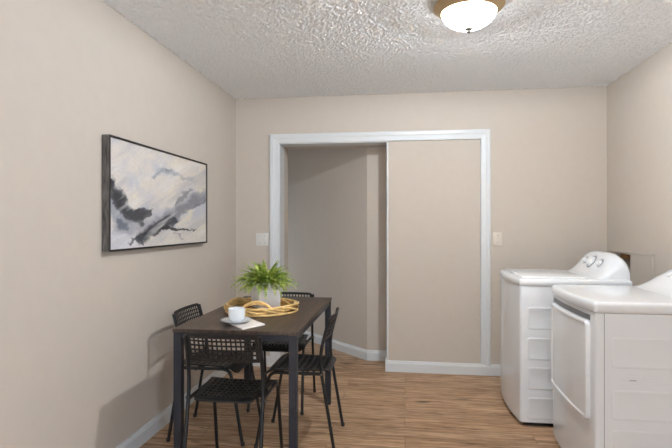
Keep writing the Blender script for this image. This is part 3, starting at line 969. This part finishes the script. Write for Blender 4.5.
def chair_seat():
    bm = bmesh.new()
    Ws, Ds = 0.370, 0.385
    us, fu = grid_coords(Ws, 0.030, 12, 0.0165, 4)
    vs, fv = grid_coords(Ds, 0.032, 9, 0.0235, 4)
    def P(u, v):
        R = 0.045
        top = Ds / 2 - v; bo = v + Ds / 2
        s = 0.0
        if top < R: s = R - math.sqrt(max(0, R * R - (R - top) ** 2))
        if bo < 0.03: s = max(s, 0.03 - math.sqrt(max(0, 0.03 ** 2 - (0.03 - bo) ** 2)))
        x = u * (Ws / 2 - s) / (Ws / 2)
        z = 0.450 - 0.012 * (1 - (x / (Ws / 2)) ** 2) * (1 - (v / (Ds / 2)) ** 2)
        dz = 0
        if v > 0.12: z -= 0.9 * (v - 0.12) ** 2 / 0.12; dz = 1.8 * (v - 0.12) / 0.12
        if v < -0.165: z -= 0.35 * (-0.165 - v)
        return Vector((x * (0.905 + 0.21 * v / Ds), v - 0.004, z)), Vector((0, dz * 0.5, 1)).normalized()
    plate(bm, us, vs, lambda i, j: not (fu[i] and fv[j]), P, 0.009)
    # downturned skirt of the seat shell
    for sx in (-1, 1):
        pass
    return bm

def make_chair(name, loc, rotz, label, group):
    t = empty(name, loc, label, 'chair', group, rotz)
    obj('seat', chair_seat(), M['black_plastic'], t, smooth=True, angle=35)
    obj('backrest', chair_back(), M['black_plastic'], t, smooth=True, angle=35)
    for s in (-1, 1):
        # rear tube: foot, up to the seat, on up to the top of the backrest
        pts = round_path([(s * 0.190, -0.228, 0.0), (s * 0.187, -0.138, 0.53), (s * 0.184, -0.197, 0.752)], 0.16)
        lg = obj('rear_leg', tube(bmesh.new(), pts, 0.0095, 12), M['black_steel'], t, smooth=True, angle=60)
        lg2 = None
        pts = round_path([(s * 0.188, 0.228, 0.0), (s * 0.180, 0.150, 0.4365), (s * 0.180, -0.152, 0.4365)], 0.05)
        f = obj('front_leg', tube(bmesh.new(), pts, 0.0095, 12), M['black_steel'], t, smooth=True, angle=60)
        # joint bolt through the rear tube
        bm = tube(bmesh.new(), [(s * 0.176, -0.152, 0.4365), (s * 0.203, -0.152, 0.4365)], 0.006, 10)
        obj('bolt', bm, M['finial'], t, smooth=True, angle=50)
        for (y, nm) in ((-0.228, lg), (0.228, f)):
            bm = lathe(bmesh.new(), [(0, 0), (0.0115, 0), (0.0115, 0.018), (0.0095, 0.02)], 14, s * (0.190 if y < 0 else 0.188), y)
            obj('foot_cap', bm, M['black_plastic'], nm, smooth=True, angle=50)
    bm = bmesh.new()
    tube(bm, [(-0.180, 0.125, 0.434), (0.180, 0.125, 0.434)], 0.008, 10)
    obj('crossbar', bm, M['black_steel'], t, smooth=True, angle=50)
    bm = tube(bmesh.new(), [(-0.180, -0.06, 0.430), (0.180, -0.06, 0.430)], 0.008, 10)
    obj('crossbar', bm, M['black_steel'], t, smooth=True, angle=50)
    return t

GR = 'black perforated chairs around the dining table'
ch = make_chair('dining_chair', (-0.862, 2.478, 0), 0, 'black perforated chair at the near end of the table, its back to the camera', GR)
def dup(root, loc, rotz, label):
    r = root.copy(); C.objects.link(r); r.location = loc; r.rotation_euler = (0, 0, rotz); r['label'] = label
    for c0 in list(root.children):
        c = c0.copy(); C.objects.link(c); c.parent = r
        for g0 in c0.children:
            g = g0.copy(); C.objects.link(g); g.parent = c
    return r
dup(ch, (-1.160, 2.985, 0), -PI / 2, 'black perforated chair between the left wall and the table, its shadow on the wall')
dup(ch, (-0.875, 3.535, 0), PI, 'black perforated chair at the far end of the table, behind the plant and tray')
dup(ch, (-0.620, 2.968, 0), PI / 2, 'black perforated chair on the right side of the table, seen edge-on')

# ------------------------------------------------------------------ things on the table
# rattan tray
random.seed(7)
tr = empty('rattan_tray', (-0.862, 2.955, TZ), 'round woven rattan tray with looped rim under the potted fern', 'tray')
def ring_pts(r, z, n=72, wob=0.0, waves=6, ph=0.0, zw=0.0):
    return [((r + wob * math.sin(waves * 2 * PI * k / n + ph)) * math.cos(2 * PI * k / n), (r + wob * math.sin(waves * 2 * PI * k / n + ph)) * math.sin(2 * PI * k / n), z + zw * math.cos(waves * 2 * PI * k / n + ph)) for k in range(n)]
bm = bmesh.new()
lathe(bm, [(0, 0.003), (0.185, 0.003), (0.185, 0.009), (0, 0.009)], 48)
for k in range(14): tube(bm, ring_pts(0.012 + k * 0.0128, 0.010), 0.0055, 6, closed=True)
obj('woven_base', bm, M['rattan_dark'], tr, smooth=True, angle=60)
bm = bmesh.new()
tube(bm, ring_pts(0.214, 0.007), 0.007, 8, closed=True)
tube(bm, ring_pts(0.205, 0.026, wob=0.012, waves=5, ph=0.4, zw=0.012), 0.0062, 8, closed=True)
tube(bm, ring_pts(0.210, 0.030, wob=0.014, waves=5, ph=3.4, zw=0.012), 0.0062, 8, closed=True)
tube(bm, ring_pts(0.214, 0.046, wob=0.006, waves=3, ph=1.0, zw=0.004), 0.0068, 8, closed=True)
tube(bm, ring_pts(0.195, 0.016, wob=0.010, waves=7, ph=2.0, zw=0.006), 0.005, 8, closed=True)
tube(bm, ring_pts(0.206, 0.034, wob=0.011, waves=4, ph=5.0, zw=0.010), 0.0055, 8, closed=True)
obj('rim', bm, M['rattan'], tr, smooth=True, angle=60)
for (a0, a1, hgt) in ((254, 300, 0.036), (140, 195, 0.018)):
    bm = bmesh.new(); pts = []
    for k in range(17):
        t_ = k / 16; a = math.radians(a0 + (a1 - a0) * t_)
        rr = 0.205 - 0.02 * math.sin(PI * t_)
        pts.append((rr * math.cos(a), rr * math.sin(a), 0.046 + hgt * math.sin(PI * t_) ** 0.7))
    tube(bm, pts, 0.0075, 8)
    pts2 = [(x * 0.985, y * 0.985, z - 0.012 * math.sin(PI * i / 16)) for i, (x, y, z) in enumerate(pts)]
    tube(bm, pts2, 0.006, 8)
    obj('handle', bm, M['rattan'], tr, smooth=True, angle=60)

# potted fern
PCX, PCY, PZ = -0.855, 3.010, TZ + 0.0165
pl = empty('potted_fern', (PCX, PCY, PZ), 'bushy green fern in a white square pot on the rattan tray', 'potted plant')
def sq_ring(bm, half, r, z, n=6):
    out = []
    for (cx, cy, a0) in ((half - r, half - r, 0), (-half + r, half - r, 90), (-half + r, -half + r, 180), (half - r, -half + r, 270)):
        for k in range(n):
            a = math.radians(a0 + 90 * k / (n - 1)); out.append(bm.verts.new((cx + r * math.cos(a), cy + r * math.sin(a), z)))
    return out
bm = bmesh.new()
rings = [sq_ring(bm, 0.068, 0.010, 0.0), sq_ring(bm, 0.070, 0.011, 0.004), sq_ring(bm, 0.0735, 0.011, 0.150), sq_ring(bm, 0.072, 0.011, 0.153), sq_ring(bm, 0.066, 0.009, 0.152), sq_ring(bm, 0.064, 0.008, 0.12)]
nn_ = len(rings[0])
for a, b in zip(rings[:-1], rings[1:]):
    for i in range(nn_): bm.faces.new((a[i], a[(i + 1) % nn_], b[(i + 1) % nn_], b[i]))
bm.faces.new(rings[0][::-1]); bm.faces.new(rings[-1])
obj('pot', bm, M['pot'], pl, smooth=True, angle=40, rot=(0, 0, math.radians(38)))
bm = bmesh.new(); box(bm, -0.0635, 0.0635, -0.0635, 0.0635, 0.118, 0.136, bev=0.004)
obj('soil', bm, M['soil'], pl, rot=(0, 0, math.radians(38)))

def frond(bm, sb, az, lean, length, droop, width):
    dirh = Vector((math.cos(az), math.sin(az), 0)); side = Vector((-math.sin(az), math.cos(az), 0))
    n = 15; p = Vector((dirh.x * 0.02, dirh.y * 0.02, 0.13)); a = lean
    pts = [p.copy()]
    for k in range(n):
        a -= droop / n * (0.5 + k / n)
        p = p + (dirh * math.cos(a) + Vector((0, 0, 1)) * math.sin(a)) * (length / n)
        pts.append(p.copy())
    tube(sb, pts, [0.0016 * (1 - 0.7 * i / n) for i in range(n + 1)], 5)
    for k in range(3, n + 1):
        t = k / n
        w = width * math.sin(PI * min(1, 0.15 + t * 0.85)) ** 0.8 + 0.004
        fwd = (pts[k] - pts[k - 1]).normalized()
        up = side.cross(fwd)
        for s in (-1, 1):
            base = pts[k]
            dr_ = (side * s * 0.9 + fwd * 0.5 + up * random.uniform(-0.25, 0.2)).normalized()
            tip = base + dr_ * w
            mid = base + dr_ * w * 0.5 + up * 0.002
            hw = fwd * (length / n * 0.42)
            v0 = bm.verts.new(base - hw * 0.5); v1 = bm.verts.new(mid - hw); v2 = bm.verts.new(tip); v3 = bm.verts.new(mid + hw); v4 = bm.verts.new(base + hw * 0.5)
            bm.faces.new((v0, v1, v3, v4)); bm.faces.new((v1, v2, v3))
    tp = pts[-1]; f = (pts[-1] - pts[-2]).normalized() * 0.014
    v = [bm.verts.new(tp - side * 0.003), bm.verts.new(tp + side * 0.003), bm.verts.new(tp + f)]
    bm.faces.new(v)
bm = bmesh.new(); sb = bmesh.new()
random.seed(21)
for k in range(230):
    az = random.uniform(0, 2 * PI)
    lvl = random.random()
    lean = math.radians(18 + 66 * lvl)
    frond(bm, sb, az, lean, random.uniform(0.13, 0.20) * (0.98 - 0.05 * lvl), random.uniform(0.7, 1.95) * (1 - 0.30 * lvl), random.uniform(0.012, 0.021))
for az in (3.3, 3.0, 2.7, 0.1, -0.3, 3.6, -0.7, 4.0):
    frond(bm, sb, az, math.radians(38), 0.215, 1.6, 0.02)
obj('foliage', bm, M['leaf'], pl)
obj('stems', sb, M['leaf'], pl, smooth=True)

# napkin, saucer, cup
nk = bmesh.new()
pc = [(-0.998, 2.625), (-0.800, 2.402), (-0.722, 2.535), (-0.905, 2.735)]
ncx = sum(p[0] for p in pc) / 4; ncy = sum(p[1] for p in pc) / 4
Nn = 16; vts = {}
for lay in (0, 1, 2):
    for i in range(Nn + 1):
        for j in range(Nn + 1):
            u, v = i / Nn, j / Nn
            sh = 0.004 * lay
            x = (pc[0][0] * (1 - u) + pc[1][0] * u) * (1 - v) + (pc[3][0] * (1 - u) + pc[2][0] * u) * v
            y = (pc[0][1] * (1 - u) + pc[1][1] * u) * (1 - v) + (pc[3][1] * (1 - u) + pc[2][1] * u) * v
            x = ncx + (x - ncx) * (1 - 0.02 * lay); y = ncy + (y - ncy) * (1 - 0.02 * lay)
            z = 0.0012 + 0.0028 * lay + 0.0012 * mnoise.noise(Vector((x * 22, y * 22, lay))) * min(1, 4 * min(u, 1 - u, v, 1 - v))
            vts[lay, i, j] = nk.verts.new((x - ncx, y - ncy, max(z, 0.0004)))
def sheet(la, lb):
    for i in range(Nn):
        for j in range(Nn):
            nk.faces.new((vts[la, i, j], vts[la, i + 1, j], vts[la, i + 1, j + 1], vts[la, i, j + 1])) if la == 0 or la == 2 else None
for la in (0, 2): sheet(la, la)
for la, lb in ((0, 1), (1, 2)):
    for i in range(Nn):
        nk.faces.new((vts[la, i, 0], vts[la, i + 1, 0], vts[lb, i + 1, 0], vts[lb, i, 0]))
        nk.faces.new((vts[la, i, Nn], vts[la, i + 1, Nn], vts[lb, i + 1, Nn], vts[lb, i, Nn]))
        nk.faces.new((vts[la, 0, i], vts[la, 0, i + 1], vts[lb, 0, i + 1], vts[lb, 0, i]))
        nk.faces.new((vts[la, Nn, i], vts[la, Nn, i + 1], vts[lb, Nn, i + 1], vts[lb, Nn, i]))
tag(obj('napkin', nk, M['napkin'], smooth=True, angle=50, loc=(ncx, ncy, TZ)), 'folded cream cloth napkin under the saucer at the table corner', 'napkin')

SX_, SY_, SZ = -0.886, 2.548, TZ + 0.0085
sa = lathe(bmesh.new(), [(0, 0.0), (0.045, 0.0), (0.048, 0.003), (0.070, 0.010), (0.078, 0.014), (0.079, 0.016), (0.077, 0.0165), (0.068, 0.013), (0.045, 0.0065), (0.032, 0.006), (0, 0.006)], 56)
tag(obj('saucer', sa, M['ceramic'], smooth=True, angle=60, loc=(SX_, SY_, SZ)), 'round white ceramic saucer on the napkin under the cup', 'saucer')
cp = empty('coffee_cup', (SX_ + 0.004, SY_, SZ + 0.0065), 'white ceramic cup standing on the saucer at the near end of the table', 'cup')
bm = lathe(bmesh.new(), [(0, 0.0), (0.030, 0.0), (0.034, 0.004), (0.0410, 0.014), (0.0435, 0.034), (0.0445, 0.066), (0.0440, 0.068), (0.0425, 0.066), (0.0415, 0.034), (0.038, 0.014), (0.028, 0.007), (0, 0.006)], 48)
obj('bowl', bm, M['ceramic'], cp, smooth=True, angle=60)
a = math.radians(128)
pts = []
for k in range(13):
    t_ = -PI / 2 + PI * k / 12
    rr = 0.041 + 0.024 * math.cos(t_); pts.append((rr * math.cos(a), rr * math.sin(a), 0.035 + 0.019 * math.sin(t_)))
obj('handle', tube(bmesh.new(), pts, 0.0042, 8), M['ceramic'], cp, smooth=True)
